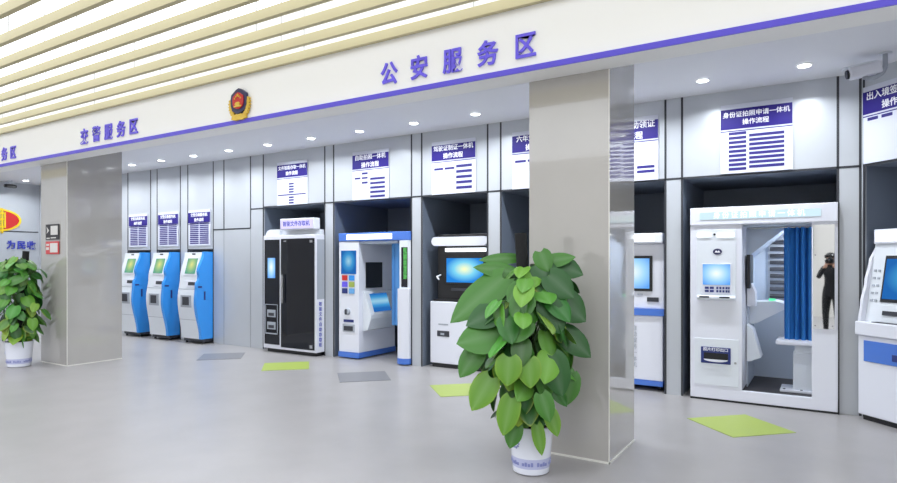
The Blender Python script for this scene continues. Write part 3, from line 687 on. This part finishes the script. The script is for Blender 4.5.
for (x0, y0, x1, y1, dep, wr, tone) in [(503, 278, 451, 320, -.12, .5, 1), (516, 258, 478, 259, .06, .35, 1), (512, 272, 474, 266, -.05, .45, 1), (505, 305, 468, 322, -.2, .7, 0), (500, 330, 460, 338, -.25, .85, 1),
                                        (545, 262, 575, 256, -.05, .55, 1), (535, 265, 560, 285, -.12, .9, 0), (552, 262, 583, 274, -.05, .8, 0), (540, 252, 548, 272, -.1, .9, 1), 
                                        (524, 284, 508, 300, -.2, .9, 1), (527, 295, 512, 316, -.28, .9, 1), (528, 318, 504, 336, -.32, .75, 1), (548, 275, 572, 296, -.18, .9, 0), (556, 295, 585, 320, -.1, .9, 0),
                                        (545, 300, 560, 330, -.25, .8, 0), (562, 330, 590, 355, -.1, .7, 0), (510, 350, 508, 376, -.36, .95, 2), (528, 352, 530, 378, -.36, .85, 2), (550, 350, 560, 388, -.3, .7, 0),
                                        (492, 372, 474, 402, -.25, .75, 2), (512, 390, 504, 424, -.3, .62, 2), (516, 418, 510, 440, -.2, .75, 1), (536, 418, 541, 446, -.22, .45, 2), (548, 404, 556, 428, -.22, .6, 2), (570, 372, 566, 402, -.1, .7, 1), (480, 345, 462, 372, -.2, .7, 1), (540, 385, 548, 410, -.34, .7, 1)]:
    a, za = px(x0, y0); b, zb = px(x1, y1)
    man.append((a, za, dep, b, zb, dep - .04, wr, tone))
env = [(.38, .17), (.55, .3), (.75, .4), (1.0, .45), (1.2, .43), (1.33, .34), (1.4, .24)]
pothos('potted_pothos', 'large leafy green pothos in a white pot before the near pillar', (-1.79, 3.98, 0), 1.7, env, 190, man, .36, 3, .34, .13, .158, -.05, -.075)
env2 = [(.36, .2), (.55, .36), (.8, .42), (1.1, .4), (1.35, .34), (1.5, .2)]
man2 = [(.1, 1.4, -.1, -.28, 1.46, -.12, .5, 1), (.0, 1.28, -.15, -.45, 1.18, -.15, .45, 1), (.05, 1.2, -.25, .3, 1.3, -.2, .6, 1)]
pothos('potted_pothos', 'leafy green pothos in a white pot before the left pillar', (-9.76, 4.06, 0), 1.64, env2, 150, man2, .3, 11, .36, .145, .175, 0, .1)

# ------------------------------------------------------------------ the photographer seen in the mirror strip
fw = Vector((-.53, .848, 0)); rt = Vector((.848, .53, 0))
def P(f_, r_, z, o=-.13): return tuple(fw * f_ + rt * (r_ + o) + Vector((0, 0, z)))
pt = [('pelvis', P(-.4, 0, .92), .135, None), ('belly', P(-.4, 0, 1.08), .125, 0), ('chest', P(-.4, 0, 1.28), .14, 1), ('neck', P(-.38, 0, 1.42), .06, 2), ('head', P(-.34, 0, 1.53), .085, 3), ('crown', P(-.345, 0, 1.61), .075, 4)]
for s in (-1, 1):
    k = len(pt)
    pt += [('sh', P(-.4, .18 * s, 1.36), .065, 2), ('el', P(-.26, .24 * s, 1.18, -.08), .045, k), ('wr', P(-.14, .1 * s, 1.40, 0), .032, k + 1), ('ha', P(-.12, .07 * s, 1.46, 0), .034, k + 2)]
    k = len(pt)
    pt += [('hip', P(-.4, .1 * s, .86), .1, 0), ('kn', P(-.39, .12 * s, .48), .068, k), ('an', P(-.42, .13 * s, .09), .045, k + 1), ('to', P(-.28, .15 * s, .045), .042, k + 2)]
me = bpy.data.meshes.new('person'); me.from_pydata([q[1] for q in pt], [(q[3], i) for i, q in enumerate(pt) if q[3] is not None], [])
po = bpy.data.objects.new('skeleton', me); C.objects.link(po)
sk = po.modifiers.new('skin', 'SKIN'); sb = po.modifiers.new('sub', 'SUBSURF'); sb.levels = 2
for i, q in enumerate(pt): me.skin_vertices[0].data[i].radius = (q[2], q[2]); me.skin_vertices[0].data[i].use_root = (i == 0)
bpy.context.view_layer.update()
bm_ = bpy.data.meshes.new_from_object(po.evaluated_get(bpy.context.evaluated_depsgraph_get())); bpy.data.objects.remove(po)
bm_.materials.clear(); bm_.materials.append(M['cloth']); bm_.materials.append(M['skin'])
for p in bm_.polygons:
    c_ = p.center; f_ = c_.dot(fw); p.use_smooth = True
    if c_.z > 1.44 or (f_ > -.2 and c_.z > 1.38): p.material_index = 1
zmin = min(v.co.z for v in bm_.vertices)
per = bpy.data.objects.new('person', bm_); C.objects.link(per); per.location.z = -zmin + .001
tag(per, 'person in black clothes holding a camera to the face, reflected in the mirror strip', 'person')
hc = Vector(P(-.36, 0, 1.56)); hb = MB()
bmesh.ops.create_uvsphere(hb.bm, u_segments=20, v_segments=12, radius=.108)
for v in list(hb.bm.verts):
    if v.co.z < -.01 and v.co.dot(fw) > -.03: v.co.z = -.005
    if v.co.dot(fw) > .05 and v.co.z < .05: v.co.z = .05
    v.co += hc + Vector((0, 0, .025))
hb.build('hair', 'hair', per, True)
cm = thing('camera', 'black camera held by the person reflected in the mirror strip', 'camera', P(-.1, 0, 1.5, 0), math.radians(32))
MB().box(-.07, .07, -.07, -.005, -.045, .05, bev=.01).box(-.025, .025, -.06, .0, .05, .075, bev=.006).build('camera_body', 'black', cm)
MB().cyl((0, -.005, 0), (0, .075, 0), .034, .036, 20).build('lens_barrel', 'black', cm, True)
MB().cyl((0, .075, 0), (0, .078, 0), .03, seg=20).build('lens_glass', 'bglass', cm, True)

# ------------------------------------------------------------------ world, camera, colour
wd = bpy.data.worlds.new('world'); bpy.context.scene.world = wd; wd.use_nodes = True
wd.node_tree.nodes['Background'].inputs[0].default_value = (.8, .85, .9, 1); wd.node_tree.nodes['Background'].inputs[1].default_value = .3
ca = bpy.data.cameras.new('camera_view'); co = bpy.data.objects.new('view_camera', ca); C.objects.link(co)
ca.sensor_width = 36; ca.lens = 604 / 897 * 36; ca.shift_y = (261 - 241.5) / 897; ca.clip_start = .01
co.location = (0, 0, 1.5); co.rotation_euler = (PI / 2, 0, math.radians(32))
bpy.context.scene.camera = co
vs_ = bpy.context.scene.view_settings
vs_.view_transform = 'Standard'; vs_.look = 'None'; vs_.gamma = 1; vs_.use_curve_mapping = False; vs_.exposure = 0
